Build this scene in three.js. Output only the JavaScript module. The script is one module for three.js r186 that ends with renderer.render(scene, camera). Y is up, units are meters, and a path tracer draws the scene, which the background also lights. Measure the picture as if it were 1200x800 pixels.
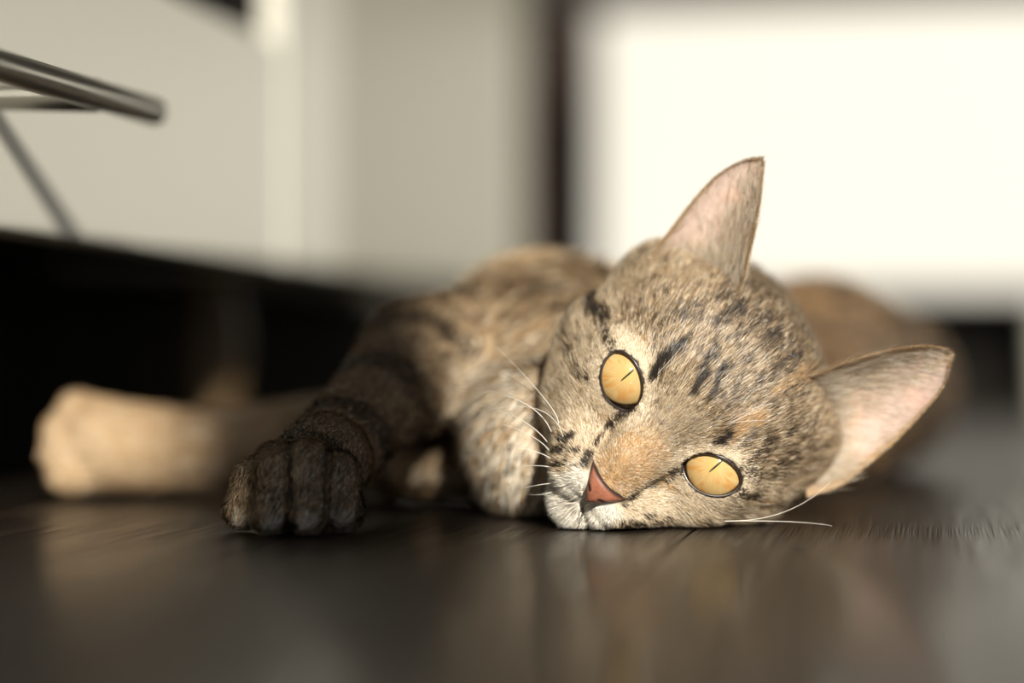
import * as THREE from 'three';
import { RoundedBoxGeometry } from 'three/addons/geometries/RoundedBoxGeometry.js';
import { mergeGeometries } from 'three/addons/utils/BufferGeometryUtils.js';

// ---------------------------------------------------------------- camera, sky, sun, exposure
const CAM_H = 0.067, FPX = 2823;
const scene = new THREE.Scene();
const camera = new THREE.PerspectiveCamera(2 * Math.atan(400 / FPX) * 180 / Math.PI, 1.5, 0.02, 30);
camera.position.set(0, CAM_H, 0);
camera.lookAt(0, CAM_H, -1);
camera.focus = 0.848;
camera.userData.fStop = 2.0;
scene.add(camera);
scene.background = new THREE.Color(0.62, 0.72, 0.9);
scene.backgroundIntensity = 0.85;
const sun = new THREE.DirectionalLight(new THREE.Color(1.0, 0.94, 0.81), 7.4);
const SUN = new THREE.Vector3(0.19, 0.42, 0.885).normalize();
sun.position.copy(SUN).multiplyScalar(6);
sun.target.position.set(0, 0, -1);
sun.position.add(sun.target.position);
sun.castShadow = true; sun.shadow.radius = 4; sun.shadow.mapSize.set(4096, 4096);
Object.assign(sun.shadow.camera, { left: -3, right: 3, top: 3, bottom: -3, near: 0.1, far: 14 });
scene.add(sun, sun.target);
const renderer = new THREE.WebGLRenderer({ antialias: true });
renderer.toneMapping = THREE.LinearToneMapping;
renderer.toneMappingExposure = 1.0;
renderer.shadowMap.enabled = true;

// ---------------------------------------------------------------- helpers
function rng(seed) { let a = seed >>> 0; return () => { a = (a + 0x6d2b79f5) | 0; let t = Math.imul(a ^ (a >>> 15), 1 | a); t = (t + Math.imul(t ^ (t >>> 7), 61 | t)) ^ t; return ((t ^ (t >>> 14)) >>> 0) / 4294967296; }; }
const hash3 = (x, y, z) => { let h = Math.imul(x | 0, 374761393) ^ Math.imul(y | 0, 668265263) ^ Math.imul(z | 0, 1442695041); h = Math.imul(h ^ (h >>> 13), 1274126177); return ((h ^ (h >>> 16)) >>> 0) / 4294967296; };
const sstep = (a, b, x) => { const t = Math.min(1, Math.max(0, (x - a) / (b - a))); return t * t * (3 - 2 * t); };
const lerp = (a, b, t) => a + (b - a) * t;
function noise3(x, y, z) {
  const i = Math.floor(x), j = Math.floor(y), k = Math.floor(z), f = (t) => t * t * (3 - 2 * t);
  const u = f(x - i), v = f(y - j), w = f(z - k), h = (a, b, c) => hash3(i + a, j + b, k + c);
  return lerp(lerp(lerp(h(0, 0, 0), h(1, 0, 0), u), lerp(h(0, 1, 0), h(1, 1, 0), u), v), lerp(lerp(h(0, 0, 1), h(1, 0, 1), u), lerp(h(0, 1, 1), h(1, 1, 1), u), v), w);
}
const used = {};
function numbered(n) { const k = used[n] = (used[n] ?? -1) + 1; return k ? n + '_' + String(k).padStart(3, '0') : n; }
function mesh(name, geo, mat, parent) { const m = new THREE.Mesh(geo, mat); m.name = parent ? name : numbered(name); m.castShadow = m.receiveShadow = true; (parent ?? scene).add(m); return m; }
const TURN = -Math.atan(0.176), CT = Math.cos(TURN), ST = Math.sin(TURN);          // the room stands turned 10 degrees to the view
const room = (x, y, z) => new THREE.Vector3(x * CT + z * ST, y, -x * ST + z * CT);
function thing(name, label, category, [x, y, z], group) {
  const g = new THREE.Group(); g.name = numbered(name); scene.add(g);
  g.position.copy(room(x, y, z)); g.rotation.y = TURN; g.userData = { label, category };
  if (group) g.userData.group = group;
  return g;
}
function structure(name, pos = [0, 0, 0]) { const g = new THREE.Group(); g.name = name; scene.add(g); g.position.copy(room(...pos)); g.rotation.y = TURN; g.userData.kind = 'structure'; return g; }
const box = (w, h, d, x, y, z, r = 0) => (r ? new RoundedBoxGeometry(w, h, d, 3, r) : new THREE.BoxGeometry(w, h, d)).translate(x, y, z);
const std = (o) => new THREE.MeshStandardMaterial(o);
const phys = (o) => new THREE.MeshPhysicalMaterial(o);
const rgb = (r, g, b) => new THREE.Color().setRGB(r, g, b);

// ---------------------------------------------------------------- materials of the room
function floorTexture(seed) {           // fine long wood grain: colour and relief
  const W = 1024, H = 1024, col = new Uint8Array(W * H * 4), bump = new Uint8Array(W * H * 4), rough = new Uint8Array(W * H * 4), coat = new Uint8Array(W * H * 4), R = rng(seed);
  const streak = new Float32Array(W * H);
  for (let k = 0; k < 9000; k++) {       // pores: short dark strokes along the grain
    const x = Math.floor(R() * W), y = Math.floor(R() * H), len = 25 + R() * 120, a = 0.3 + 0.7 * R(), w = R() < 0.25 ? 2 : 1;
    for (let i = 0; i < len; i++) for (let j = 0; j < w; j++) { const p = ((y + i) % H) * W + ((x + j + Math.floor(i * 0.012)) % W); streak[p] = Math.max(streak[p], a * Math.sin(Math.PI * (i + 0.5) / len)); }
  }
  for (let y = 0; y < H; y++) for (let x = 0; x < W; x++) {
    const per = (s, q) => { const a = x / W * s, u = x / W; return lerp(noise3(a, y / H * q, seed), noise3(a - s, y / H * q, seed), u); };
    const p = y * W + x, n = 0.5 * per(90, 7) + 0.3 * per(220, 14) + 0.2 * per(24, 3), s = streak[p];
    const v = 0.55 + 0.75 * (n - 0.5) - 0.45 * s, i = p * 4;
    col[i] = Math.max(0, Math.min(255, 66 * (0.45 + v))); col[i + 1] = Math.max(0, Math.min(255, 56 * (0.45 + v))); col[i + 2] = Math.max(0, Math.min(255, 47 * (0.45 + v))); col[i + 3] = 255;
    const b = Math.max(0, Math.min(255, 150 + 120 * (n - 0.5) - 140 * s)); bump[i] = bump[i + 1] = bump[i + 2] = b; bump[i + 3] = 255;
    const r = Math.max(0, Math.min(255, 255 * (0.75 + 0.3 * (n - 0.5) + 0.25 * s))); rough[i] = rough[i + 1] = rough[i + 2] = r; rough[i + 3] = 255;
    const q = Math.max(0, Math.min(255, 255 * (0.8 + 0.9 * (n - 0.5) - 0.7 * s))); coat[i] = coat[i + 1] = coat[i + 2] = q; coat[i + 3] = 255;
  }
  const tex = (d, srgb) => { const t = new THREE.DataTexture(d, W, H); t.wrapS = t.wrapT = THREE.RepeatWrapping; t.magFilter = THREE.LinearFilter; if (srgb) t.colorSpace = THREE.SRGBColorSpace; t.needsUpdate = true; return t; };
  return { coat: tex(coat), map: tex(col, true), bumpMap: tex(bump), roughnessMap: tex(rough) };
}
const wood = floorTexture(7);
const floorMats = [0.4, 0.34, 0.46].map((k) => phys({ map: wood.map, bumpMap: wood.bumpMap, roughnessMap: wood.roughnessMap, color: rgb(k, k, k), roughness: 0.5, bumpScale: 0.0006, specularIntensity: 0.35, clearcoat: 0.38, clearcoatMap: wood.coat, clearcoatRoughness: 0.13 }));
const WHITE = phys({ color: rgb(0.62, 0.605, 0.535), roughness: 0.35, ior: 1.45 });
const MATT = phys({ color: rgb(0.55, 0.545, 0.525), roughness: 0.5, ior: 1.45 });
const BEIGE = phys({ color: rgb(0.39, 0.375, 0.31), roughness: 0.4, ior: 1.45 });
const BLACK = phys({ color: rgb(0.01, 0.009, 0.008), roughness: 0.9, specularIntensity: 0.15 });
const GAP_SHADE = phys({ color: rgb(0.02, 0.013, 0.01), roughness: 0.8, specularIntensity: 0.3 });  // dark colour that stands in for shade in the corner gap
const LEGWOOD = std({ color: rgb(0.1, 0.062, 0.028), roughness: 0.5 });
const STEEL = phys({ color: rgb(0.34, 0.33, 0.3), roughness: 0.28, metalness: 1 });
const WALL = std({ color: rgb(0.42, 0.38, 0.33), roughness: 0.95 });
const CEIL = std({ color: rgb(0.7, 0.69, 0.66), roughness: 0.95 });

// ---------------------------------------------------------------- the room
const X0 = -0.86, X1 = 3.2, Z0 = -2.86, Z1 = 1.2, H = 2.6;
{
  const f = structure('floor');
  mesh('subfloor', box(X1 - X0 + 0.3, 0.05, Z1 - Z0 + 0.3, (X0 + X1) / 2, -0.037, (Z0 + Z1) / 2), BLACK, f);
  const PW = 0.135, PL = 1.285, R = rng(5);
  let k = 0;
  for (let x = X0 - 0.035; x < X1; x += PW) {
    let z = Z0 - R() * PL * 0.9;
    if (Math.abs(x + PW / 2) < 0.9) z = Z0 - ((k * 0.37 + 0.22) % 0.9) * PL;
    for (; z < Z1; z += PL) {
      const a = Math.max(z, Z0 - 0.02), b = Math.min(z + PL, Z1 + 0.02); if (b - a < 0.02) continue;
      const w = PW - 0.0008, l = b - a - 0.0008, g = new RoundedBoxGeometry(w, 0.012, l, 1, 0.0008), uv = g.attributes.uv, p = g.attributes.position, ox = R() * 3, oz = R() * 3;
      for (let i = 0; i < uv.count; i++) uv.setXY(i, (p.getX(i) + ox) / 0.28, (p.getZ(i) + oz) / 1.24);
      mesh('plank', g.translate(x + PW / 2, -0.006, (a + b) / 2), floorMats[Math.floor(R() * 3)], f);
    }
    k++;
  }
}
{
  const wl = structure('wall_left'); mesh('plaster', box(0.12, H, Z1 - Z0 + 0.24, X0 - 0.06, H / 2, (Z0 + Z1) / 2), WALL, wl);
  const wr = structure('wall_right'); mesh('plaster', box(0.12, H, Z1 - Z0 + 0.24, X1 + 0.06, H / 2, (Z0 + Z1) / 2), WALL, wr);
  const wb = structure('wall_back'); mesh('plaster', box(X1 - X0, H, 0.12, (X0 + X1) / 2, H / 2, Z0 - 0.06), WALL, wb);
  const c = structure('ceiling'); mesh('plaster', box(X1 - X0 + 0.24, 0.12, Z1 - Z0 + 0.24, (X0 + X1) / 2, H + 0.06, (Z0 + Z1) / 2), CEIL, c);
  // the window wall behind the camera: the sun comes in here
  const wx0 = 0.25, wx1 = 2.9, wy0 = 0.35, wy1 = 2.45, wf = structure('wall_front'), zc = Z1 + 0.06;
  mesh('plaster', mergeGeometries([box(wx0 - X0, H, 0.12, (X0 + wx0) / 2, H / 2, zc), box(X1 - wx1, H, 0.12, (X1 + wx1) / 2, H / 2, zc), box(wx1 - wx0, wy0, 0.12, (wx0 + wx1) / 2, wy0 / 2, zc), box(wx1 - wx0, H - wy1, 0.12, (wx0 + wx1) / 2, (H + wy1) / 2, zc)]), WALL, wf);
  const wi = structure('window_1', [(wx0 + wx1) / 2, wy0, zc]), ww = wx1 - wx0, wh = wy1 - wy0;
  mesh('window_frame', mergeGeometries([box(0.05, wh, 0.06, -ww / 2 + 0.025, wh / 2, 0), box(0.05, wh, 0.06, ww / 2 - 0.025, wh / 2, 0), box(ww - 0.1, 0.05, 0.06, 0, 0.025, 0), box(ww - 0.1, 0.05, 0.06, 0, wh - 0.025, 0)]), WHITE, wi);
  mesh('window_pane', box(ww - 0.1, wh - 0.1, 0.006, 0, wh / 2, 0), phys({ color: rgb(1, 1, 1), transmission: 1, thickness: 0, roughness: 0, ior: 1.45 }), wi);
}

// ---------------------------------------------------------------- furniture
const FX = -0.356;                                   // front plane of the low row on the left
{
  const g = thing('drawer_cabinet', 'low white cabinet with a wide drawer, steel bar handle and a black panel for the shade of the open niche above it', 'cabinet', [FX - 0.22, 0, -0.92]);
  const zEnd = -1.413 + 0.92, zN = -1.29 + 0.92, zL = 0.46;        // far end, end of the drawer, near end
  const len = zL - zEnd;
  mesh('carcass', mergeGeometries([box(0.41, 0.016, len, -0.01, 0.118, (zL + zEnd) / 2), box(0.41, 0.016, zL - zN, -0.01, 0.226, (zL + zN) / 2), box(0.016, 0.27, len, -0.208, 0.25, (zL + zEnd) / 2)]), BLACK, g);  // black inside and underside stand in for shade
  mesh('side_panel', box(0.44, 0.292, 0.018, 0, 0.256, zL + 0.009, 0.001), WHITE, g);
  const d = mesh('drawer', box(0.019, 0.121, zL - zN - 0.006, 0.2105, 0.1705, (zL + zN) / 2, 0.0015), WHITE, g);
  const hx = 0.266, hy = 0.1595, he = -0.935 + 0.92, hl = 0.4;
  const h = mesh('handle', mergeGeometries([
    new THREE.CapsuleGeometry(0.0056, hl - 0.0112, 6, 20).rotateX(Math.PI / 2).translate(hx, hy, he + hl / 2),
    new THREE.CylinderGeometry(0.0048, 0.0065, 0.046, 16).rotateZ(Math.PI / 2).translate(hx - 0.023, hy, he + 0.07),
    new THREE.CylinderGeometry(0.0048, 0.0065, 0.046, 16).rotateZ(Math.PI / 2).translate(hx - 0.023, hy, he + hl - 0.03)]), STEEL, d);
  h.userData.label = 'steel bar handle on two posts';
  mesh('niche_shade_panel', box(0.016, 0.184, zL - zN - 0.004, 0.2, 0.3265, (zL + zN) / 2, 0.001), BLACK, g).userData.label = 'black panel standing in for the shade in the open niche';  // black sheet in place of the shaded open niche
  mesh('end_panel', box(0.44, 0.31, zN - zEnd - 0.002, 0.001, 0.264, (zN + zEnd) / 2, 0.003), WHITE, g);
  mesh('worktop', box(0.46, 0.03, len, 0.005, 0.434, (zL + zEnd) / 2, 0.004), WHITE, g);
  mesh('shade_plinth', box(0.018, 0.109, len - 0.03, 0.07, 0.0548, (zL + zEnd) / 2), BLACK, g);  // added black board, stands in for the shade under the cabinet
  for (const z of [-1.385 + 0.92, zL - 0.12]) {
    const pts = [[0.012, 0], [0.014, 0.004], [0.016, 0.03], [0.021, 0.06], [0.019, 0.085], [0.014, 0.098], [0.02, 0.104], [0.02, 0.11]].map((p) => new THREE.Vector2(...p));
    mesh('leg', new THREE.LatheGeometry(pts, 28).translate(0.15, 0, z), LEGWOOD, g).userData.label = 'turned wooden leg';
  }
}
{
  const z0 = -1.4165, z1 = -2.09, len = z0 - z1;
  const g = thing('beige_cabinet', 'low greyish beige cupboard between the drawer cabinet and the dark corner', 'cabinet', [FX - 0.22, 0, (z0 + z1) / 2]);
  mesh('carcass', box(0.42, 0.31, len - 0.004, -0.01, 0.266, 0, 0.002), BEIGE, g);
  mesh('door', box(0.019, 0.312, len - 0.006, 0.21, 0.265, 0, 0.004), BEIGE, g);
  mesh('worktop', box(0.46, 0.03, len, 0.005, 0.4375, 0, 0.004), WHITE, g);
  mesh('shade_plinth', box(0.018, 0.11, len + 0.6, 0.07, 0.0555, -0.3), BLACK, g);  // added black board for the shade below, run on past the end
}
{
  const g = thing('gap_shade_panel', 'added dark panel standing in for the shade in the gap between the beige and white cabinets', 'panel', [FX - 0.07, 0, -2.56]);  // open gap in shade, built as a dark panel
  mesh('panel', box(0.15, 0.29, 0.018, 0, 0.27, 0, 0.001), GAP_SHADE, g);
  mesh('gap_shade_strip', box(0.02, 0.29, 0.012, -0.06, 0.27, 0.015, 0.002), GAP_SHADE, g);
}
{
  const g = thing('white_cabinet', 'wide bright white low cabinet with flat front behind the cat', 'cabinet', [0.475, 0, -2.6]);
  const w = 1.62;
  mesh('carcass', box(w - 0.004, 0.276, 0.4, 0, 0.253, 0, 0.002), WHITE, g);
  mesh('door', box(w - 0.002, 0.28, 0.019, 0, 0.255, 0.212, 0.005), MATT, g);
  mesh('shade_plinth', box(w + 0.1, 0.112, 0.018, -0.1, 0.0562, 0.1), BLACK, g);  // black in place of the shade beneath this cabinet
  for (const x of [-0.352, 0.74]) mesh('leg', new THREE.LatheGeometry([[0.016, 0], [0.019, 0.003], [0.024, 0.1], [0.027, 0.113]].map((p) => new THREE.Vector2(...p)), 28).translate(x, 0, 0.18), WHITE, g);
}
{ // added out of view behind the camera, only to cast shade on the forelegs
  const p = [[0.03, 0], [0.046, 0.004], [0.05, 0.05], [0.053, 0.3], [0.053, 0.48], [0.047, 0.55], [0.05, 0.578], [0.044, 0.576], [0.042, 0.55], [0.046, 0.48], [0.046, 0.05], [0.0, 0.04]].map((q) => new THREE.Vector2(...q));
  const m = mesh('added_shade_vase', new THREE.LatheGeometry(p, 48), std({ color: rgb(0.3, 0.27, 0.22), roughness: 0.6 }));
  m.position.set(0.138, 0, 0.05); m.userData = { label: 'added unseen vase that casts the shade on the forelegs', category: 'vase' };
}

// ---------------------------------------------------------------- the cat (built in millimetres)
const V = (x, y, z) => new THREE.Vector3(x, y, z);
const EYE0 = V(54.5, 36.2, -850);                                   // midpoint between the eyes
const HX = V(0.6628, -0.7488, 0).normalize(), HY = V(0.7233, 0.6402, 0.2588).normalize(), HZ = V(-0.1938, -0.1715, 0.9659).normalize();   // side, crown, muzzle
const H2W = (x, y, z) => V(EYE0.x + HX.x * x + HY.x * y + HZ.x * z, EYE0.y + HX.y * x + HY.y * y + HZ.y * z, EYE0.z + HX.z * x + HY.z * y + HZ.z * z);
const W2H = (p) => { const d = p.clone().sub(EYE0); return V(d.dot(HX), d.dot(HY), d.dot(HZ)); };
const smin = (a, b, k) => { const h = Math.max(k - Math.abs(a - b), 0) / k; return Math.min(a, b) - h * h * k * 0.25; };
const smax = (a, b, k) => -smin(-a, -b, k);
const ell = (x, y, z, cx, cy, cz, rx, ry, rz) => { const a = (x - cx) / rx, b = (y - cy) / ry, c = (z - cz) / rz, k0 = Math.sqrt(a * a + b * b + c * c), d = a / rx, e = b / ry, f = c / rz, k1 = Math.sqrt(d * d + e * e + f * f); return k1 < 1e-9 ? -Math.min(rx, ry, rz) : k0 * (k0 - 1) / k1; };
const cap = (x, y, z, A, B, ra, rb) => { const bx = B[0] - A[0], by = B[1] - A[1], bz = B[2] - A[2], px = x - A[0], py = y - A[1], pz = z - A[2]; const t = Math.min(1, Math.max(0, (px * bx + py * by + pz * bz) / (bx * bx + by * by + bz * bz))); return Math.hypot(px - bx * t, py - by * t, pz - bz * t) - lerp(ra, rb, t); };

function polygonise(sdf, lo, hi, h) {                               // surface nets
  const n = [0, 1, 2].map((k) => Math.ceil((hi[k] - lo[k]) / h) + 1), [nx, ny, nz] = n, v = new Float32Array(nx * ny * nz);
  for (let k = 0, q = 0; k < nz; k++) for (let j = 0; j < ny; j++) for (let i = 0; i < nx; i++) v[q++] = sdf(lo[0] + i * h, lo[1] + j * h, lo[2] + k * h);
  const at = new Int32Array(nx * ny * nz).fill(-1), pos = [], idx = [], sx = 1, sy = nx, sz = nx * ny, corner = [0, sx, sy, sx + sy, sz, sx + sz, sy + sz, sx + sy + sz];
  const edges = [[0, 1], [2, 3], [4, 5], [6, 7], [0, 2], [1, 3], [4, 6], [5, 7], [0, 4], [1, 5], [2, 6], [3, 7]];
  for (let k = 0; k < nz - 1; k++) for (let j = 0; j < ny - 1; j++) for (let i = 0; i < nx - 1; i++) {
    const q = i + j * sy + k * sz; let m = 0; for (let c = 0; c < 8; c++) if (v[q + corner[c]] < 0) m |= 1 << c;
    if (m === 0 || m === 255) continue;
    let x = 0, y = 0, z = 0, c = 0;
    for (const [a, b] of edges) { if (((m >> a) & 1) === ((m >> b) & 1)) continue; const va = v[q + corner[a]], vb = v[q + corner[b]], t = va / (va - vb); x += (a & 1) + ((b & 1) - (a & 1)) * t; y += ((a >> 1) & 1) + (((b >> 1) & 1) - ((a >> 1) & 1)) * t; z += (a >> 2) + ((b >> 2) - (a >> 2)) * t; c++; }
    at[q] = pos.length / 3; pos.push(lo[0] + (i + x / c) * h, lo[1] + (j + y / c) * h, lo[2] + (k + z / c) * h);
  }
  const quad = (a, b, c, d, flip) => { if (a < 0 || b < 0 || c < 0 || d < 0) return; flip ? idx.push(a, c, b, a, d, c) : idx.push(a, b, c, a, c, d); };
  for (let k = 1; k < nz - 1; k++) for (let j = 1; j < ny - 1; j++) for (let i = 1; i < nx - 1; i++) {
    const q = i + j * sy + k * sz, s = v[q] < 0;
    if (s !== v[q + sx] < 0) quad(at[q - sy - sz], at[q - sz], at[q], at[q - sy], !s);
    if (s !== v[q + sy] < 0) quad(at[q - sx - sz], at[q - sx], at[q], at[q - sz], !s);
    if (s !== v[q + sz] < 0) quad(at[q - sx - sy], at[q - sy], at[q], at[q - sx], !s);
  }
  const nor = new Float32Array(pos.length), e = h * 0.5;
  for (let i = 0; i < pos.length; i += 3) {
    const [x, y, z] = [pos[i], pos[i + 1], pos[i + 2]], a = sdf(x + e, y, z) - sdf(x - e, y, z), b = sdf(x, y + e, z) - sdf(x, y - e, z), c = sdf(x, y, z + e) - sdf(x, y, z - e), l = Math.hypot(a, b, c) || 1;
    nor[i] = a / l; nor[i + 1] = b / l; nor[i + 2] = c / l;
  }
  return { pos: Float32Array.from(pos), nor, idx };
}

// --- eye opening: an almond in the plane of each eye, slanting up and outwards
const EYE_X = 22.7, EYE_Y = (x) => (x < 0 ? -1.3 : 0.8), EYE_R = 14, SL = 30 * Math.PI / 180, CSL = Math.cos(SL), SSL = Math.sin(SL), OPEN = 10.7;
const lid = (t, up) => { const a = Math.abs(t); if (a >= 1) return 0; return (up ? 7.4 : 7.2) * Math.pow(1 - Math.pow(a, 2.1), t < 0 ? 0.66 : 0.56); };
const eyeAB = (x, y) => { const s = x < 0 ? -1 : 1, dx = s * x - EYE_X, dy = y - EYE_Y(x); return [dx * CSL + dy * SSL, -dx * SSL + dy * CSL]; };   // along the slit (outwards), across it (upwards)
function almond(x, y) {                                             // about the distance to the edge of the opening, negative inside
  const [a, b] = eyeAB(x, y), r = Math.hypot(a / OPEN, b / 7.3), t = a / OPEN;
  if (Math.abs(t) < 0.96) { const e = lid(t, b > 0); return (Math.abs(b) - e) * lerp(1, 0.6, Math.abs(t) ** 3); }
  return Math.max(0.1, (r - 1) * 9);
}
function headSDF(x, y, z) {
  const ax = Math.abs(x);
  let d = ell(x, y, z, 0, 10, -46, 46, 40, 43);
  d = smin(d, ell(ax, y, z, 26, -8, -40, 24, 23, 25), 14);          // cheek
  d = smin(d, ell(ax, y, z, 20, -25, -28, 17, 15, 20), 12);         // jowl
  d = smin(d, ell(ax, y, z, 36, 20, -54, 15, 16, 14), 10);          // ear base
  d = smin(d, cap(x, y, z, [0, 4, -13], [0, -19, 6], 15, 9.5), 13);   // bridge of the nose
  d = smin(d, ell(ax, y, z, 14, 13, -17, 12, 9, 14), 9);            // brow
  d = smin(d, ell(ax, y, z, 9, -31.5, 2.5, 11, 9.5, 12), 4.5);      // whisker pad
  d = smin(d, ell(ax, y, z, 17, -27, -7, 9, 10, 12), 7);
  d = smin(d, ell(x, y, z, 0, -26.5, 9.5, 7.5, 7, 7.5), 5);         // tip of the nose
  d = smin(d, ell(x, y, z, 0, -43.5, -5, 10.5, 8, 13), 2.6);        // chin
  d = smin(d, ell(x, y, z, 0, -32, -30, 20, 18, 28), 10);           // throat
  d = smin(d, cap(x, y, z, [4, 2, -60], [-6, 4, -120], 40, 44), 16);// neck
  const ex = ax - EYE_X, ey = y - EYE_Y(x), er = Math.hypot(ex, ey, z + EYE_R);
  d = smin(d, ell(ax, y, z, 22, -15, -15, 15, 9, 11), 8);              // under the eye
  d = smin(d, er - (ey > 0 ? 15.8 : 15.2), ey > 0 ? 5 : 9);
  d = Math.max(d, -Math.max(er - 14.25, -z - 30));                  // socket
  d = smax(d, -Math.max(almond(x, y), -(z + 13)), 0.9);             // opening between the lids
  const yw = EYE0.y + HX.y * x + HY.y * y + HZ.y * z;
  return smax(d, 2.0 - yw, 3);
}

// --- body, legs and paws in the room's millimetres
const NEAR_TOES = [[-94, -846, 0.95, 18.5], [-83, -834, 1.08, 23.5], [-70, -830, 1.08, 24.5], [-58.5, -838, 0.95, 21]];
const FAR_TOES = [[-186, 11, -1012], [-190, 20, -1016], [-190, 29, -1021], [-185, 37, -1027]];
function nearPaw(x, y, z) {
  let d = cap(x, y, z, [-68, 24, -872], [-75, 16, -850], 17, 15.5);
  for (const [tx, tz, s, ky] of NEAR_TOES) {
    const mx = lerp(-74, tx, 0.82);
    d = smin(d, smin(cap(x, y, z, [lerp(-70, tx, 0.45), 22, -866], [mx, ky, tz - 6], 8, 7.4 * s), cap(x, y, z, [mx, ky - 0.5, tz - 6], [lerp(tx, mx, -0.1), 8, tz], 7.2 * s, 6.8 * s), 3), 2.6);
  }
  return smax(d, 0.8 - y, 2);
}
function farPaw(x, y, z) {
  let d = cap(x, y, z, [-150, 21, -1033], [-172, 23, -1022], 18, 19);
  for (const [tx, ty, tz] of FAR_TOES) d = smin(d, cap(x, y, z, [-170, lerp(22, ty, 0.7), -1022], [tx, ty, tz], 9, 8.5), 2.5);
  return smax(d, 0.8 - y, 2);
}
function bodySDF(x, y, z) {
  let d = cap(x, y, z, [24, 46, -985], [75, 46, -1080], 45, 47);
  d = smin(d, cap(x, y, z, [75, 46, -1080], [150, 46, -1180], 47, 46), 20);
  d = smin(d, cap(x, y, z, [150, 46, -1180], [186, 44, -1240], 46, 40), 20);
  d = smin(d, cap(x, y, z, [66, 46, -935], [30, 46, -1000], 34, 42), 20);
  d = smin(d, ell(x, y, z, 14, 72, -1015, 36, 30, 44), 16);          // upper shoulder
  d = smin(d, cap(x, y, z, [2, 70, -1004], [-36, 58, -970], 27, 24), 12);
  d = smin(d, cap(x, y, z, [-36, 58, -970], [-62, 31, -895], 24, 15), 9);
  d = smin(d, cap(x, y, z, [-62, 31, -895], [-70, 22, -865], 15, 15), 6);
  d = smin(d, cap(x, y, z, [0, 34, -1000], [-58, 25, -1032], 30, 21), 14);
  d = smin(d, cap(x, y, z, [-58, 25, -1032], [-130, 20, -1038], 21, 15.5), 8);
  d = smin(d, cap(x, y, z, [-130, 20, -1038], [-160, 21, -1030], 15.5, 17), 6);
  d = smin(d, cap(x, y, z, [168, 50, -1225], [96, 28, -1240], 36, 24), 16);   // thigh
  d = smin(d, cap(x, y, z, [96, 28, -1240], [112, 16, -1310], 20, 12), 8);
  d = smin(d, cap(x, y, z, [112, 16, -1310], [60, 13, -1330], 12, 12), 6);
  d = smin(d, cap(x, y, z, [196, 26, -1270], [190, 14, -1350], 18, 12), 8);   // tail
  d = smin(d, cap(x, y, z, [190, 14, -1350], [120, 11, -1410], 12, 10), 6);
  d = smin(d, cap(x, y, z, [120, 11, -1410], [50, 10, -1430], 10, 8), 6);
  d = smin(d, ell(x, y, z, 14, 28, -938, 34, 32, 46), 16);
  d = smin(d, ell(x, y, z, -30, 15, -1000, 30, 17, 34), 10);           // breast
  return smax(d, 1.2 - y, 5);
}

// --- ears: a curved leaf with a hollow face, between an inner and an outer edge
const curve = (pts) => new THREE.CatmullRomCurve3(pts.map((p) => V(...p)), false, 'centripetal');
function earParts(inner, outer, side) {
  const ci = curve(inner), co = curve(outer), NS = 44, NT = 28, front = [], back = [], idx = [], uvT = [];
  for (let i = 0; i <= NS; i++) {
    const s = i / NS, a = ci.getPoint(s), b = co.getPoint(s);
    for (let j = 0; j <= NT; j++) {
      const t = j / NT * 2 - 1, p = a.clone().lerp(b, (t + 1) / 2), w = a.distanceTo(b), bow = 1 - t * t;
      const cup = Math.min(18, w * 0.42) * (0.35 + 0.65 * (1 - s)) * Math.pow(bow, 0.8), th = 1.9 * Math.pow(Math.max(0, 1 - t ** 6), 0.5) * (0.6 + 0.4 * (1 - s));
      p.z -= cup; front.push(p.clone()); p.z -= th + 0.02; p.x += side * 0.15 * th; back.push(p); uvT.push([s, t]);
    }
  }
  const N = (NT + 1), F = (o, flip) => { for (let i = 0; i < NS; i++) for (let j = 0; j < NT; j++) { const a = o + i * N + j, b = a + 1, c = a + N, d = c + 1; flip ? idx.push(a, c, b, b, c, d) : idx.push(a, b, c, b, d, c); } };
  const flip = side > 0;
  F(0, !flip); F(front.length, flip);
  return { pts: front.concat(back), idx, uvT, n: front.length };
}
const EAR = {
  A: earParts([[-15, 36, -30], [-18.5, 47.5, -29], [-26.5, 59, -32], [-35.5, 70.5, -35], [-42, 77.5, -37], [-46.5, 81.8, -38.5], [-48.5, 82.6, -39]], [[-43, 12, -44], [-48.5, 25, -43], [-51, 38, -42], [-54.2, 55, -41], [-55, 67, -40.5], [-52.8, 77, -40], [-49.5, 82.2, -39]], -1),
  B: earParts([[18, 36, -30], [21.5, 46.5, -29], [25.5, 57, -32], [32.5, 71.5, -35], [39.5, 82, -37], [45.5, 86.8, -39], [48.5, 87.3, -40]], [[56, 12, -44], [60.5, 25, -43], [61, 36, -44], [61, 48, -44], [59.3, 63, -43], [56.3, 77, -41], [50, 86.7, -40]], 1),
};

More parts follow.
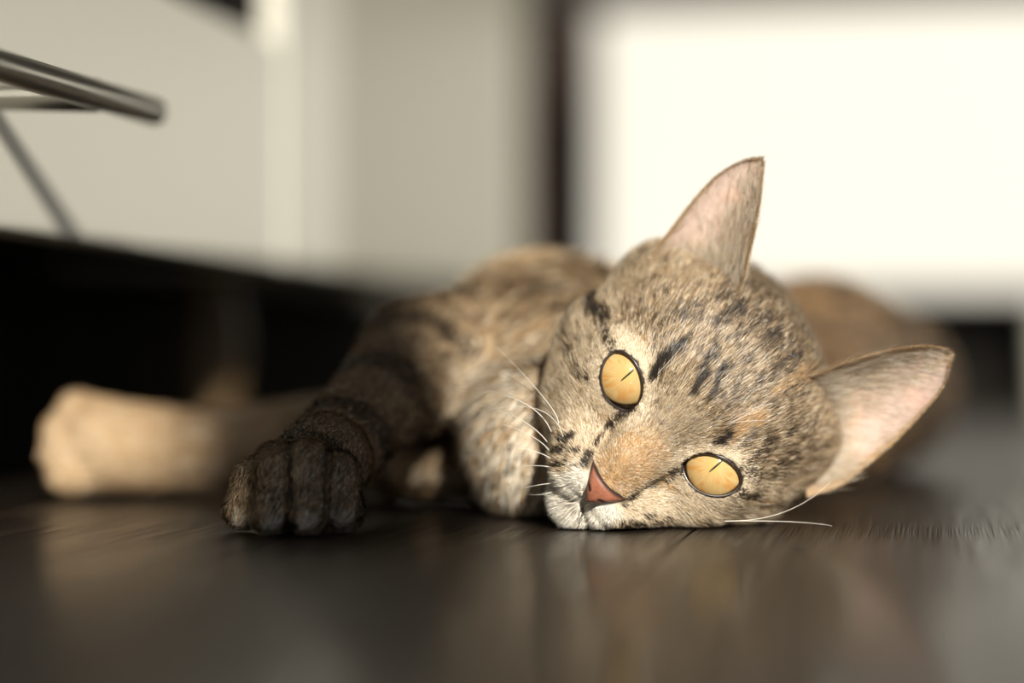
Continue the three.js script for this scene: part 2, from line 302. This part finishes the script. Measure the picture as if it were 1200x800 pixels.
// --- markings of the coat, in the head's own millimetres (x side, y crown)
const DARK = [0.032, 0.025, 0.02], BROWN = [0.2, 0.13, 0.075], TAN = [0.54, 0.4, 0.245], CREAM = [0.83, 0.7, 0.53], ORANGE = [0.56, 0.32, 0.135], WHITE_FUR = [0.86, 0.81, 0.72], GREY = [0.42, 0.35, 0.26];
const STROKES = [                                                   // [points, radius, amount] of dark markings
  [[[-16.5, 8, 0], [-18, 15], [-18.2, 21]], 1.4, 1], [[[15, 9.5], [14.2, 12]], 1.7, 0.9],
  [[[-6.9, 21.5], [-3.4, 12.7]], 1.0, 0.9], [[[-3.2, 26], [1.8, 15.6]], 0.95, 0.85], [[[-9.5, 27], [-8.5, 23]], 1.4, 0.7], [[[-14.6, 33], [-13.9, 41]], 1.9, 0.7], [[[6, 26], [8.5, 17]], 0.9, 0.45],
  [[[0, 30], [1, 44]], 1.4, 0.3], [[[8, 31], [12, 44]], 1.5, 0.35], [[[-7, 33], [-6, 46]], 1.4, 0.35], [[[17, 33], [20, 44]], 1.7, 0.3], [[[-22, 30], [-21, 40]], 1.6, 0.35],
  [[[33.5, 4.2], [44, 1.5], [52, 4]], 1.2, 0.6], [[[-33.5, 3.2], [-40, 2]], 1.4, 0.6], [[[-43, 3], [-50, 0], [-56, -2]], 2.3, 0.9], [[[32, -14], [44, -12], [54, -4]], 1.8, 0.4], [[[-30, -12], [-42, -14], [-52, -10]], 1.8, 0.45],
  [[[-13, -8.5], [-13.6, -11.5]], 1.3, 0.7], [[[-13.4, -14.5], [-13, -17]], 1.1, 0.75], [[[-12.4, -19.5], [-11.8, -21.5]], 1.0, 0.6], [[[13.5, -8], [12.5, -10]], 1.2, 0.8], [[[11.5, -14], [11, -18]], 1.6, 0.45], [[[-10.5, -24.5], [-9.6, -27]], 1.3, 0.8], [[[9.3, -22], [8.6, -26]], 1.2, 0.7],
  [[[-19.3, -34], [-18.8, -29]], 1.1, 0.85], [[[-15.2, -36], [-14.2, -32]], 1.0, 0.7], [[[-21, -30], [-19.5, -26]], 1.0, 0.8], [[[-15.5, -29.5], [-14.5, -27.5]], 0.9, 0.7], [[[-11.5, -31.5], [-11, -29.5]], 0.8, 0.5],
  [[[15.5, -29], [19, -27]], 1.0, 0.8], [[[13, -31], [16.5, -31.5]], 0.9, 0.75], [[[20.5, -24.5], [23.5, -21.5]], 0.9, 0.7], [[[17, -24.5], [19, -23]], 0.8, 0.6], [[[-4, -40.5], [4, -40.5]], 0.9, 0.5],
  [[[27, 20], [29, 12], [34, 10]], 2.2, 0.5], [[[36, 20], [38, 14]], 2, 0.35], [[[-27, 22], [-25, 30]], 2.2, 0.4], [[[28, 24], [33, 32]], 2, 0.25],
];
const OCHRE = [[[[14.2, 13], [15.2, 19], [17, 23]], 2.4, 0.95], [[[-0.3, -12], [-0.3, -20]], 6.5, 0.85], [[[-14, -9], [-16, -12]], 2.5, 0.5], [[[14, -9], [13, -15]], 2.2, 0.5], [[[-31, 6], [-29, 10]], 2, 0.5], [[[16, 33], [19, 42]], 2.5, 0.5], [[[34, 3], [44, 1.5]], 1.6, 0.5]];
const segD = (x, y, a, b) => { const bx = b[0] - a[0], by = b[1] - a[1], t = Math.min(1, Math.max(0, ((x - a[0]) * bx + (y - a[1]) * by) / (bx * bx + by * by))); return Math.hypot(x - a[0] - bx * t, y - a[1] - by * t); };
const paint = (list, x, y) => { let m = 0; for (const [pts, r, amt] of list) for (let i = 0; i + 1 < pts.length; i++) { const d = segD(x, y, pts[i], pts[i + 1]); if (d < r * 2.2) m = Math.max(m, amt * (1 - sstep(r * 0.55, r * 1.9, d))); } return m; };
// shares of dark, brown, tan, cream, orange, white and grey hairs at a point of the head
function coat(x, y, z) {
  const ax = Math.abs(x), wx = x + 1.6 * (noise3(x * 0.35, y * 0.35, 3) - 0.5), wy = y + 1.6 * (noise3(x * 0.35, y * 0.35, 9) - 0.5);
  const front = sstep(-70, -45, z), dk = paint(STROKES, wx, wy) * front, och = paint(OCHRE, wx, wy) * front;
  const eye = almond(x, y), ring = z > -30 ? (1 - sstep(2.4, 6.5, eye)) : 0;
  const bridge = (1 - sstep(6, 11, ax)) * sstep(-12, -4, y) * (1 - sstep(8, 15, y)) * front;
  const muzzle = (1 - sstep(-25, -20, y - 0.25 * ax)) * sstep(-22, -8, z), low = 1 - sstep(-40, -36, y);
  const white = Math.max(low * sstep(-25, -12, z), muzzle * (1 - sstep(9, 15, ax)) * (1 - sstep(-30, -26, y)));
  const mott = noise3(x * 0.16 + 7, y * 0.16, z * 0.16), fine = noise3(x * 0.6, y * 0.6, z * 0.42 + 4);
  const back = sstep(-45, -75, z);
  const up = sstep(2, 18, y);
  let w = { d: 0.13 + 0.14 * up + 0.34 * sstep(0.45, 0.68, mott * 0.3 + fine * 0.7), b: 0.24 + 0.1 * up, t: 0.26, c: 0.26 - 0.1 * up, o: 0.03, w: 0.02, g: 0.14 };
  const mix = (q, k) => { if (k <= 0) return; for (const n in w) w[n] = lerp(w[n], q[n] ?? 0, Math.min(1, k)); };
  mix({ d: 0.2, b: 0.36, t: 0.3, c: 0.1, o: 0.04 }, back);
  mix({ d: 0.52, b: 0.24, g: 0.18, t: 0.06 }, sstep(32, 45, y) * (1 - sstep(18, 32, ax)) * 0.9);  // dark tabby crown, with the shade on top of the head painted in
  mix({ g: 0.5, t: 0.22, b: 0.22, d: 0.06 }, bridge);
  mix({ t: 0.42, c: 0.4, b: 0.1, o: 0.08 }, muzzle * 0.9);
  mix({ c: 0.56, t: 0.34, o: 0.06, b: 0.04 }, sstep(0, -9, y) * front * (0.45 + 0.35 * sstep(0, 12, x)));
  mix({ o: 0.62, t: 0.28, b: 0.1 }, och);
  mix({ c: 0.7, w: 0.06, t: 0.24 }, ring * 0.95);
  mix({ w: 0.85, c: 0.15 }, white);
  mix({ d: 0.9, b: 0.1 }, dk);
  return w;
}
const PAL = { d: DARK, b: BROWN, t: TAN, c: CREAM, o: ORANGE, w: WHITE_FUR, g: GREY };
const pick = (w, r) => { let s = 0; for (const n in w) s += w[n]; r *= s; for (const n in w) { r -= w[n]; if (r <= 0) return PAL[n]; } return TAN; };
const mean = (w, k = 1) => { let s = 0, c = [0, 0, 0]; for (const n in w) { s += w[n]; for (let i = 0; i < 3; i++) c[i] += w[n] * PAL[n][i]; } return c.map((q) => q / s * k); };
function bodyCoat(x, y, z) {
  const a = noise3(x * 0.02, y * 0.02, z * 0.02) * 2 - 1;
  const leg = z > -940 && x < -30, arm = x < -12 && z > -1000, far = x < -30 && z < -1000;
  let band;
  if (arm || leg) { const t = ((x + 36) * -0.33 + (z + 970) * 0.94) + (y - 50) * -0.5; band = sstep(0.25, 0.75, Math.sin(t * 0.15 + 1.2 + a * 1.9)); }
  else band = sstep(0.15, 0.75, Math.sin((x * 0.5 - z * 0.85) * 0.17 + a * 2.2));
  let w = { d: 0.1, b: 0.38, t: 0.34, c: 0.1, o: 0.08, w: 0, g: 0 };
  const mix = (q, k) => { for (const n in w) w[n] = lerp(w[n], q[n] ?? 0, k); };
  mix({ d: 0.85, b: 0.15 }, band * (far ? 0.12 : arm || leg ? 0.68 : 0.45) * sstep(6, 26, y));
  if (far) mix({ c: 0.2, t: 0.46, o: 0.28, b: 0.06 }, sstep(-60, -120, x) * 0.85 + 0.1);
  const belly = (1 - sstep(-5, 40, x - (z + 1000) * -0.4)) * (1 - sstep(45, 70, y)) * (far || arm ? 0 : 1);
  mix({ c: 0.5, w: 0.2, t: 0.2, o: 0.1 }, belly * 0.8);
  const chest = z > -985 && x > -25 ? 1 - sstep(40, 75, y) : 0;
  mix({ c: 0.5, w: 0.25, t: 0.15, o: 0.1 }, chest * 0.8);
  if (x > 60) { mix({ b: 0.5, o: 0.14, d: 0.36 }, 0.95 * sstep(60, 100, x)); mix({ d: 0.75, b: 0.25 }, 0.9 * sstep(130, 200, x + 14 * a)); }  // brown back; shade towards the right side painted as darker fur
  if (z > -884 && x < -40) { let gap = 1e9; for (const [tx] of NEAR_TOES) gap = Math.min(gap, Math.abs(x - tx)); mix({ d: 0.8, b: 0.2 }, sstep(4.2, 6, gap) * sstep(-856, -848, z) * 0.75); mix({ w: 0.5, c: 0.3, t: 0.2 }, (1 - sstep(5, 12, y)) * (1 - sstep(3, 5, gap)) * 0.8); }  // shade between the toes painted into the fur colour; toe tips pale
  return w;
}

// --- hair: tapering curved blades, each of one colour, joined into one mesh
function hairs(src, count, seed, plan) {
  const { pos, nor, idx } = src, tri = idx.length / 3, cum = new Float64Array(tri), R = rng(seed), a = V(), b = V(), c = V();
  let sum = 0;
  for (let t = 0; t < tri; t++) { a.fromArray(pos, idx[t * 3] * 3); b.fromArray(pos, idx[t * 3 + 1] * 3); c.fromArray(pos, idx[t * 3 + 2] * 3); sum += b.sub(a).cross(c.sub(a)).length() / 2; cum[t] = sum; }
  const P = new Float32Array(count * 15), C = new Float32Array(count * 15), I = new Uint32Array(count * 9);
  let n = 0; const p = V(), N = V(), dir = V(), wdt = V(), m = V(), e = V();
  for (let k = 0; k < count * 3 && n < count; k++) {
    const r = R() * sum; let lo = 0, hi = tri - 1; while (lo < hi) { const q = (lo + hi) >> 1; cum[q] < r ? lo = q + 1 : hi = q; }
    let u = R(), v = R(); if (u + v > 1) { u = 1 - u; v = 1 - v; }
    const [i, j, l] = [idx[lo * 3], idx[lo * 3 + 1], idx[lo * 3 + 2]];
    a.fromArray(pos, i * 3); b.fromArray(pos, j * 3); c.fromArray(pos, l * 3); p.copy(a).multiplyScalar(1 - u - v).addScaledVector(b, u).addScaledVector(c, v);
    a.fromArray(nor, i * 3); b.fromArray(nor, j * 3); c.fromArray(nor, l * 3); N.copy(a).multiplyScalar(1 - u - v).addScaledVector(b, u).addScaledVector(c, v).normalize();
    const h = plan(p, N, R, lo); if (!h) continue;
    dir.copy(h.dir).addScaledVector(N, -h.dir.dot(N)); if (dir.lengthSq() < 1e-6) continue; dir.normalize();
    wdt.crossVectors(N, dir).normalize();
    const sw = (R() - 0.5) * 2 * h.mess; dir.addScaledVector(wdt, sw).normalize(); wdt.crossVectors(N, dir).normalize().addScaledVector(N, (R() - 0.5) * 1.1).normalize();
    const s = Math.sin(h.lift), co = Math.cos(h.lift);
    m.copy(p).addScaledVector(dir, co * h.len * 0.5).addScaledVector(N, s * h.len * 0.55); e.copy(p).addScaledVector(dir, h.len * co * 1.02).addScaledVector(N, s * h.len * 0.72);
    if (h.pull) { e.addScaledVector(h.pull, 1); m.addScaledVector(h.pull, 0.4); }
    p.addScaledVector(N, -0.3);
    const w = h.w / 2, o = n * 15, f = h.floor;
    const put = (q, v3, k3) => { P[q] = v3.x + wdt.x * k3; P[q + 1] = f ? v3.y + wdt.y * k3 : Math.max(0.4, v3.y + wdt.y * k3); P[q + 2] = v3.z + wdt.z * k3; };
    put(o, p, w); put(o + 3, p, -w); put(o + 6, m, w * 0.8); put(o + 9, m, -w * 0.8); put(o + 12, e, 0);
    for (let q = 0; q < 5; q++) { C[o + q * 3] = h.col[0]; C[o + q * 3 + 1] = h.col[1]; C[o + q * 3 + 2] = h.col[2]; }
    const z = n * 5; I.set([z, z + 1, z + 3, z, z + 3, z + 2, z + 2, z + 3, z + 4], n * 9); n++;
  }
  const g = new THREE.BufferGeometry();
  g.setAttribute('position', new THREE.BufferAttribute(P.slice(0, n * 15), 3)); g.setAttribute('color', new THREE.BufferAttribute(C.slice(0, n * 15), 3)); g.setIndex(new THREE.BufferAttribute(I.slice(0, n * 9), 1));
  return g;
}
const toWorld = (s) => { for (let i = 0; i < s.pos.length; i += 3) { const p = H2W(s.pos[i], s.pos[i + 1], s.pos[i + 2]), n = V().addScaledVector(HX, s.nor[i]).addScaledVector(HY, s.nor[i + 1]).addScaledVector(HZ, s.nor[i + 2]); p.toArray(s.pos, i); n.toArray(s.nor, i); } return s; };
const CAT0 = V(60, 0, -1000);
const settle = (g) => g.translate(-CAT0.x, -CAT0.y, -CAT0.z).scale(0.001, 0.001, 0.001);
const geom = (s, col) => { const g = new THREE.BufferGeometry(); g.setAttribute('position', new THREE.BufferAttribute(Float32Array.from(s.pos), 3)); g.setAttribute('normal', new THREE.BufferAttribute(Float32Array.from(s.nor), 3)); const c = new Float32Array(s.pos.length), p = V(); for (let i = 0; i < c.length; i += 3) c.set(col(p.fromArray(s.pos, i), i / 3), i); g.setAttribute('color', new THREE.BufferAttribute(c, 3)); g.setIndex(s.idx); return g; };

const cat = new THREE.Group(); cat.name = 'cat'; scene.add(cat); cat.position.copy(CAT0).multiplyScalar(0.001);
cat.userData = { label: 'brown tabby cat with amber eyes lying on its side on the dark floor', category: 'cat' };
{
  const head = toWorld(polygonise(headSDF, [-60, -58, -100], [60, 62, 26], 1.0));
  const body = polygonise(bodySDF, [-190, 0, -1450], [250, 112, -855], 3.2), paw1 = polygonise(nearPaw, [-112, -2, -900], [-38, 52, -815], 1.4), paw2 = polygonise(farPaw, [-210, -2, -1060], [-125, 54, -995], 2);
  // near the eyes and the mouth the skin is bare and dark
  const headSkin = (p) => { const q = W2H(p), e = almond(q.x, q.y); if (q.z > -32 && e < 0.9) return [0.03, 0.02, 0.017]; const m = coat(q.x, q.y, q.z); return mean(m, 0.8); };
  const bodySkin = (p) => mean(bodyCoat(p.x, p.y, p.z), 0.8);
  // ears
  const ears = Object.entries(EAR).map(([k, e]) => {
    const pos = new Float32Array(e.pts.length * 3), g = new THREE.BufferGeometry(); e.pts.forEach((p, i) => p.toArray(pos, i * 3)); g.setAttribute('position', new THREE.BufferAttribute(pos, 3)); g.setIndex(e.idx); g.computeVertexNormals();
    const s = toWorld({ pos: g.attributes.position.array, nor: g.attributes.normal.array, idx: e.idx });
    s.info = e; return s;
  });
  const PINK = [0.74, 0.57, 0.5];
  const earSkin = (s) => (p, i) => {
    const [h, t] = s.info.uvT[i % s.info.n]; if (i >= s.info.n && Math.abs(t) < 0.86 && h < 0.93) return mean({ b: 0.4, t: 0.4, d: 0.2 }, 0.8);
    const rim = sstep(t < 0 ? 0.76 : 0.84, t < 0 ? 0.88 : 0.97, Math.max(Math.abs(t), h)), n = noise3(p.x * 0.15, p.y * 0.15, p.z * 0.15), pink = PINK.map((c, k) => c * lerp(0.9, [1.0, 0.9, 0.87][k], sstep(0.5, 0.8, n)));
    return pink.map((c, k) => lerp(c, [0.66, 0.47, 0.27][k], rim));
  };
  const skin = settle(mergeGeometries([geom(head, headSkin), geom(body, bodySkin), geom(paw1, bodySkin), geom(paw2, bodySkin), ...ears.map((s) => geom(s, earSkin(s)))]));
  const SKIN = phys({ color: rgb(1, 1, 1), vertexColors: true, roughness: 0.8, specularIntensity: 0.4 });
  mesh('body', skin, SKIN, cat);

  const FUR = phys({ color: rgb(1, 1, 1), vertexColors: true, roughness: 0.38, specularIntensity: 1 });
  const NOSE = V(0, -23, 16), CELL = 2.0;
  const headPlan = (p, N, R) => {
    const q = W2H(p); if (q.z < -92) return null;
    const e = almond(q.x, q.y); if (q.z > -32 && e < 0.9) return null;
    const ax = Math.abs(q.x);
    if (q.z > 6 && q.y < -24.2 && q.y > -36.5 && ax < 9.4 * (1 - (-24.5 - q.y) / 13) + 0.8) return null;
    const d = q.clone().sub(NOSE); d.z *= 0.75; if (q.y > 18) d.x *= 0.7;
    const dir = V().addScaledVector(HX, d.x).addScaledVector(HY, d.y).addScaledVector(HZ, d.z - 6);
    const nose = q.distanceTo(NOSE);
    let len = lerp(2.0, 5.8, sstep(8, 52, nose)); len = lerp(len, 9.5, sstep(-35, -75, q.z)); if (ax > 36) len += 2 * sstep(36, 48, ax);
    if (q.y < -36 && q.z > -20) len = 6;
    if (q.z > -32) len = Math.min(len, lerp(1.3, 5.5, sstep(1.5, 9, e)));
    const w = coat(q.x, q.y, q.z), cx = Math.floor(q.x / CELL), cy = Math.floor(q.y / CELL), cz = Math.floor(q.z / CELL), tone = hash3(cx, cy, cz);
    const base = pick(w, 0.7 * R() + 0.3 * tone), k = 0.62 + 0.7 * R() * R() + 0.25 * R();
    const pull = V(); const jx = (cx + 0.2 + 0.6 * hash3(cx, cy, cz + 91)) * CELL - q.x, jy = (cy + 0.2 + 0.6 * hash3(cx + 17, cy, cz)) * CELL - q.y, jz = (cz + 0.5) * CELL - q.z, pk = 0.34 * sstep(2.5, 6, len);
    pull.addScaledVector(HX, jx * pk).addScaledVector(HY, jy * pk).addScaledVector(HZ, jz * pk);
    return { dir, len: len * (0.7 + 0.6 * R()), w: 0.13 + 0.04 * R(), lift: 0.22 + 0.38 * R(), mess: 0.22, col: base.map((c) => c * k), pull };
  };
  const bodyPlan = (p, N, R) => {
    const h = W2H(p); if (h.z > -70 && Math.hypot(h.x, h.y - 5) < 46) return null;
    let dir, len = 10, w = 0.62;
    if (x_leg(p)) { dir = V(-0.35, -0.35, 0.87); len = 6; } else if (p.x < -25 && p.z < -1000) { dir = V(-1, -0.1, 0.1); len = 7; } else if (p.z > -995 && p.x < 60) dir = V(-0.25, -1, -0.1); else dir = V(0.5, -0.25, -0.8);
    const c = pick(bodyCoat(p.x, p.y, p.z), R()), k = 0.8 + 0.4 * R();
    return { dir, len: len * (0.7 + 0.6 * R()), w, lift: 0.25 + 0.35 * R(), mess: 0.3, col: c.map((v) => v * k) };
  };
  const x_leg = (p) => p.x < -14 && p.z > -995;
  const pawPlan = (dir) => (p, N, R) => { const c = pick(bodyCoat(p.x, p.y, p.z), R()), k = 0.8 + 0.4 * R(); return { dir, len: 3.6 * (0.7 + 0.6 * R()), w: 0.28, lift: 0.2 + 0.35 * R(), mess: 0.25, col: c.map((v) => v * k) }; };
  const earPlan = (s, side) => (p, N, R, tri) => {
    const inside = tri < s.idx.length / 6, i = s.idx[tri * 3], [h, t] = s.info.uvT[i % s.info.n], rim = Math.max(sstep(0.86, 0.98, Math.abs(t)), sstep(0.93, 1, h));
    if (!inside && rim < 0.5) { const c = pick({ b: 0.42, t: 0.34, d: 0.16, o: 0.08 }, R()); return { dir: HY, len: 3 * (0.6 + 0.6 * R()), w: 0.22, lift: 0.3, mess: 0.3, col: c }; }
    if (rim > 0.4 && R() < 0.9) { const c = pick({ t: 0.45, o: 0.2, c: 0.35 }, R()); return { dir: HY, len: 1.7, w: 0.2, lift: 0.35, mess: 0.5, col: c }; }
    const inner = sstep(0.35, -0.75, t), low = sstep(0.3, 0.1, h);
    if (R() > 0.06 + 0.5 * inner + 0.6 * low) return null;                // long pale hairs from the inner edge and the base
    const dir = V().addScaledVector(HX, side * (0.75 - 0.3 * h)).addScaledVector(HY, 0.75).addScaledVector(HZ, 0.1);
    const c = pick({ c: 0.42, w: 0.36, g: 0.12, t: 0.1, b: 0.12 * inner }, R());
    return { dir, len: lerp(8.5, 3.5, sstep(0.3, 0.95, h)) * (0.6 + 0.6 * R()), w: 0.14, lift: 0.12 + 0.2 * R(), mess: 0.25, col: c };
  };
  const fur = (name, list) => { const m = mesh(name, settle(list.length > 1 ? mergeGeometries(list) : list[0]), FUR, cat); m.userData.kind = 'stuff'; return m; };
  const K = globalThis.FUR_SHARE ?? 1;
  fur('head_fur', [hairs(head, Math.round(520000 * K), 11, headPlan)]);
  fur('ear_fur', ears.map((s, i) => hairs(s, Math.round(26000 * K), 21 + i, earPlan(s, i ? 1 : -1))));
  fur('body_fur', [hairs(body, Math.round(95000 * K), 31, bodyPlan), hairs(paw2, Math.round(14000 * K), 33, pawPlan(V(-1, -0.2, 0.2)))]);
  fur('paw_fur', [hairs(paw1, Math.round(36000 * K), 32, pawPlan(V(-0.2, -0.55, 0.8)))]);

  // --- eyes
  const SCLERA = phys({ color: rgb(0.05, 0.03, 0.02), roughness: 0.25, clearcoat: 1, clearcoatRoughness: 0.05 });
  const IRIS = phys({ color: rgb(1, 1, 1), vertexColors: true, roughness: 0.5, specularIntensity: 0.3 });
  const PUPIL = std({ color: rgb(0.02, 0.022, 0.01), roughness: 0.5 });
  const CORNEA = phys({ color: rgb(1, 1, 1), transmission: 1, thickness: 0, roughness: 0.06, ior: 1.38 });
  const LID = phys({ color: rgb(0.022, 0.014, 0.012), roughness: 0.35, clearcoat: 0.6, clearcoatRoughness: 0.2 });
  for (const s of [-1, 1]) {
    const c = H2W(s * EYE_X, EYE_Y(s), -EYE_R), gaze = V(0, CAM_H * 1000, 0).sub(c).normalize(), up = HY.clone().addScaledVector(gaze, -HY.dot(gaze)).normalize(), sd = up.clone().cross(gaze);
    const place = (g) => { g.applyMatrix4(new THREE.Matrix4().makeBasis(sd, up, gaze).setPosition(c)); return settle(g); };
    const eye = mesh('eyeball', place(new THREE.SphereGeometry(EYE_R, 64, 48)), SCLERA, cat);
    eye.userData.label = 'amber eye with a narrow slit pupil';
    const NR = 40, NA = 160, pos = [], col = [], nor = [], idx = [];
    for (let i = 0; i <= NR; i++) for (let j = 0; j <= NA; j++) {
      const r = i / NR, a = j / NA * Math.PI * 2, rr = 10.4 * r, n1 = noise3(Math.cos(a) * 14 + s * 9, Math.sin(a) * 14, r * 2.2), n2 = noise3(Math.cos(a) * 5 + s * 5, Math.sin(a) * 5, r * 4), n3 = noise3(Math.cos(a) * 30, Math.sin(a) * 30, r * 3.5);
      const z = Math.sqrt(14.08 ** 2 - rr * rr) + 0.02; pos.push(rr * Math.cos(a), rr * Math.sin(a), z - 0.25 * (n1 - 0.5) * r * 0.4); nor.push(rr * Math.cos(a) / 14.08, rr * Math.sin(a) / 14.08, z / 14.08);
      let cc = [0.57, 0.39, 0.165]; const amber = [0.56, 0.27, 0.07], green = [0.5, 0.42, 0.14], pale = [0.68, 0.5, 0.25];
      const mixc = (q, k) => { cc = cc.map((v, x) => lerp(v, q[x], Math.max(0, Math.min(1, k)))); };
      mixc(green, 0.75 * (1 - sstep(0.05, 0.4, r))); mixc(amber, sstep(0.42, 0.68, n2) * sstep(0.3, 0.75, r) * 0.85); mixc(pale, sstep(0.55, 0.8, n1) * sstep(0.2, 0.5, r) * 0.5); mixc(amber, (n3 - 0.4) * 0.6); mixc([0.05, 0.03, 0.015], sstep(0.93, 1, r));
      col.push(...cc);
      if (i < NR && j < NA) { const p = i * (NA + 1) + j; idx.push(p, p + NA + 1, p + NA + 2, p, p + NA + 2, p + 1); }
    }
    const ig = new THREE.BufferGeometry(); ig.setAttribute('position', new THREE.Float32BufferAttribute(pos, 3)); ig.setAttribute('normal', new THREE.Float32BufferAttribute(nor, 3)); ig.setAttribute('color', new THREE.Float32BufferAttribute(col, 3)); ig.setIndex(idx);
    mesh('iris', place(ig), IRIS, eye);
    mesh('pupil', place(new THREE.SphereGeometry(1, 24, 24).scale(0.34, 3.1, 0.35).translate(0, 0.3, 14.1)), PUPIL, eye);
    mesh('cornea', place(new THREE.SphereGeometry(11.4, 64, 32, 0, Math.PI * 2, 0, Math.asin(10.6 / 11.4)).rotateX(Math.PI / 2).translate(0, 0, Math.sqrt(EYE_R ** 2 - 10.6 ** 2) - Math.sqrt(11.4 ** 2 - 10.6 ** 2))), CORNEA, eye);
    const ring = []; for (let k = 0; k < 72; k++) { const upper = k < 36, t = upper ? Math.cos(k / 36 * Math.PI) * -1 : Math.cos((k - 36) / 36 * Math.PI), a = t * (OPEN + 0.15), b = (lid(t * 0.9999, upper) + 0.1) * (upper ? 1 : -1), x = a * CSL - b * SSL, y = a * SSL + b * CSL, r = Math.min(14.4, Math.hypot(x, y)); ring.push(H2W(s * (EYE_X + x), EYE_Y(s) + y, -EYE_R + Math.sqrt(Math.max(1, (upper ? 15.4 : 15.0) ** 2 - r * r)))); }
    mesh('eyelid_rim', settle(new THREE.TubeGeometry(new THREE.CatmullRomCurve3(ring, true), 160, 0.5, 10, true)), LID, cat);
  }
  // --- nose leather
  const tri2 = (x, y) => { const ax = Math.abs(x), n = Math.hypot(10.2, 8.4), side = (ax * 10.2 - (y + 35.6) * 8.4) / n; return Math.max(side, y + 25.2 - 0.012 * x * x, -36 - y); };
  const noseSDF = (x, y, z) => {
    let d = smax(ell(x, y, z, 0, -28, 8.5, 11.5, 11, 10.2), tri2(x, y) - 0.3, 2.2);
    d = smax(d, 4 - z, 1);
    const ax = Math.abs(x);
    d = smax(d, -cap(ax, y, z, [3.0, -31.2, 18.2], [6.9, -28.9, 15.8], 0.95, 0.7), 0.6);
    return smax(d, -cap(x, y, z, [0, -29.5, 19.6], [0, -37, 17.2], 0.75, 0.75), 0.7);
  };
  const ns = toWorld(polygonise(noseSDF, [-11, -38, 2], [11, -23, 20.5], 0.4));
  const noseCol = (p) => { const q = W2H(p), ax = Math.abs(q.x); const n = cap(ax, q.y, q.z, [3.0, -31.2, 18.2], [6.9, -28.9, 15.8], 0.9, 0.7), edge = sstep(-1.5, -0.1, tri2(q.x, q.y)) * sstep(-29.5, -26.5, q.y - 0.1 * ax), k = Math.max(edge, 1 - sstep(0, 0.5, n), 1 - sstep(-35.6, -34.4, q.y)); const m = 0.85 + 0.3 * noise3(q.x * 1.2, q.y * 1.2, q.z * 1.2); return [0.33, 0.125, 0.075].map((c, i) => lerp(c * m, [0.035, 0.022, 0.02][i], k)); };
  mesh('nose', settle(geom(ns, noseCol)), phys({ color: rgb(1, 1, 1), vertexColors: true, roughness: 0.45, specularIntensity: 0.6 }), cat);

  // --- whiskers: root, bend, tip in the head's millimetres
  const PALE = phys({ color: rgb(0.85, 0.82, 0.75), roughness: 0.35 }), DARKHAIR = phys({ color: rgb(0.06, 0.045, 0.035), roughness: 0.4 });
  const WH = [[[-26.1,-27.9,5.0],[-26.8,-22.1,7.5],[-62.2,-27.8,-4.0],0.14,0],[[-25.3,-27.6,6.0],[-37.7,-23.1,7.0],[-52.9,-31.5,0.0],0.13,1],[[-26.2,-30.6,6.0],[-40.8,-23.5,12.0],[-61.8,-48.5,2.0],0.17,0],[[-24.4,-34.2,6.0],[-39.1,-32.0,11.0],[-53.8,-48.1,4.0],0.17,0],[[-21.8,-35.5,7.0],[-28.9,-34.0,10.5],[-40.0,-42.0,8.0],0.16,0],[[-19.3,-37.0,7.0],[-26.4,-38.6,10.0],[-31.9,-45.4,9.0],0.15,0],[[-16.9,-39.0,8.0],[-20.2,-40.8,9.5],[-23.9,-46.5,9.0],0.13,0],[[-12.5,-42.9,8.0],[-15.0,-45.8,9.5],[-17.9,-51.9,9.0],0.12,0],[[-10.0,-44.8,8.0],[-11.4,-47.8,9.5],[-14.5,-51.3,9.0],0.1,0],[[-22.1,-28.0,8.0],[-36.3,-19.9,13.0],[-46.9,-41.1,14.0],0.13,0],[[40.6,-3.4,0.0],[52.2,15.5,10.0],[50.6,33.2,4.0],0.17,0],[[38.1,-5.7,2.0],[53.7,16.5,9.0],[62.9,22.4,4.0],0.16,0],[[12.3,11.9,-1.0],[12.1,23.6,3.5],[18.8,32.5,-2.0],0.11,0],[[12.4,16.5,-2.0],[15.3,24.3,4.0],[21.5,29.7,-2.0],0.1,0],[[12.5,15.6,-2.0],[12.0,27.6,4.5],[17.8,34.4,-3.0],0.1,0],[[12.6,14.3,-2.0],[14.1,24.8,6.0],[15.7,33.6,-2.0],0.09,0],[[-16.6,9.5,-1.0],[-17.4,17.3,3.5],[-18.5,24.3,-2.0],0.1,0],[[-16.5,11.0,-1.0],[-16.2,19.1,3.5],[-16.2,24.3,-2.0],0.1,0]];
  for (const [a, b, c, r, dark] of WH) {
    const A = H2W(...a), B = H2W(...b), Cc = H2W(...c); for (const q of [A, B, Cc]) q.y = Math.max(q.y, 0.8);
    const cv = new THREE.QuadraticBezierCurve3(A, B, Cc), g = new THREE.TubeGeometry(cv, 24, r, 6), p = g.attributes.position, o = V();
    for (let i = 0; i < p.count; i++) { const t = Math.floor(i / 7) / 24; cv.getPoint(t, o); const k = 1.1 - 0.85 * t; p.setXYZ(i, o.x + (p.getX(i) - o.x) * k, o.y + (p.getY(i) - o.y) * k, o.z + (p.getZ(i) - o.z) * k); }
    mesh('whisker', settle(g), dark ? DARKHAIR : PALE, cat);
  }
}


renderer.render(scene, camera);
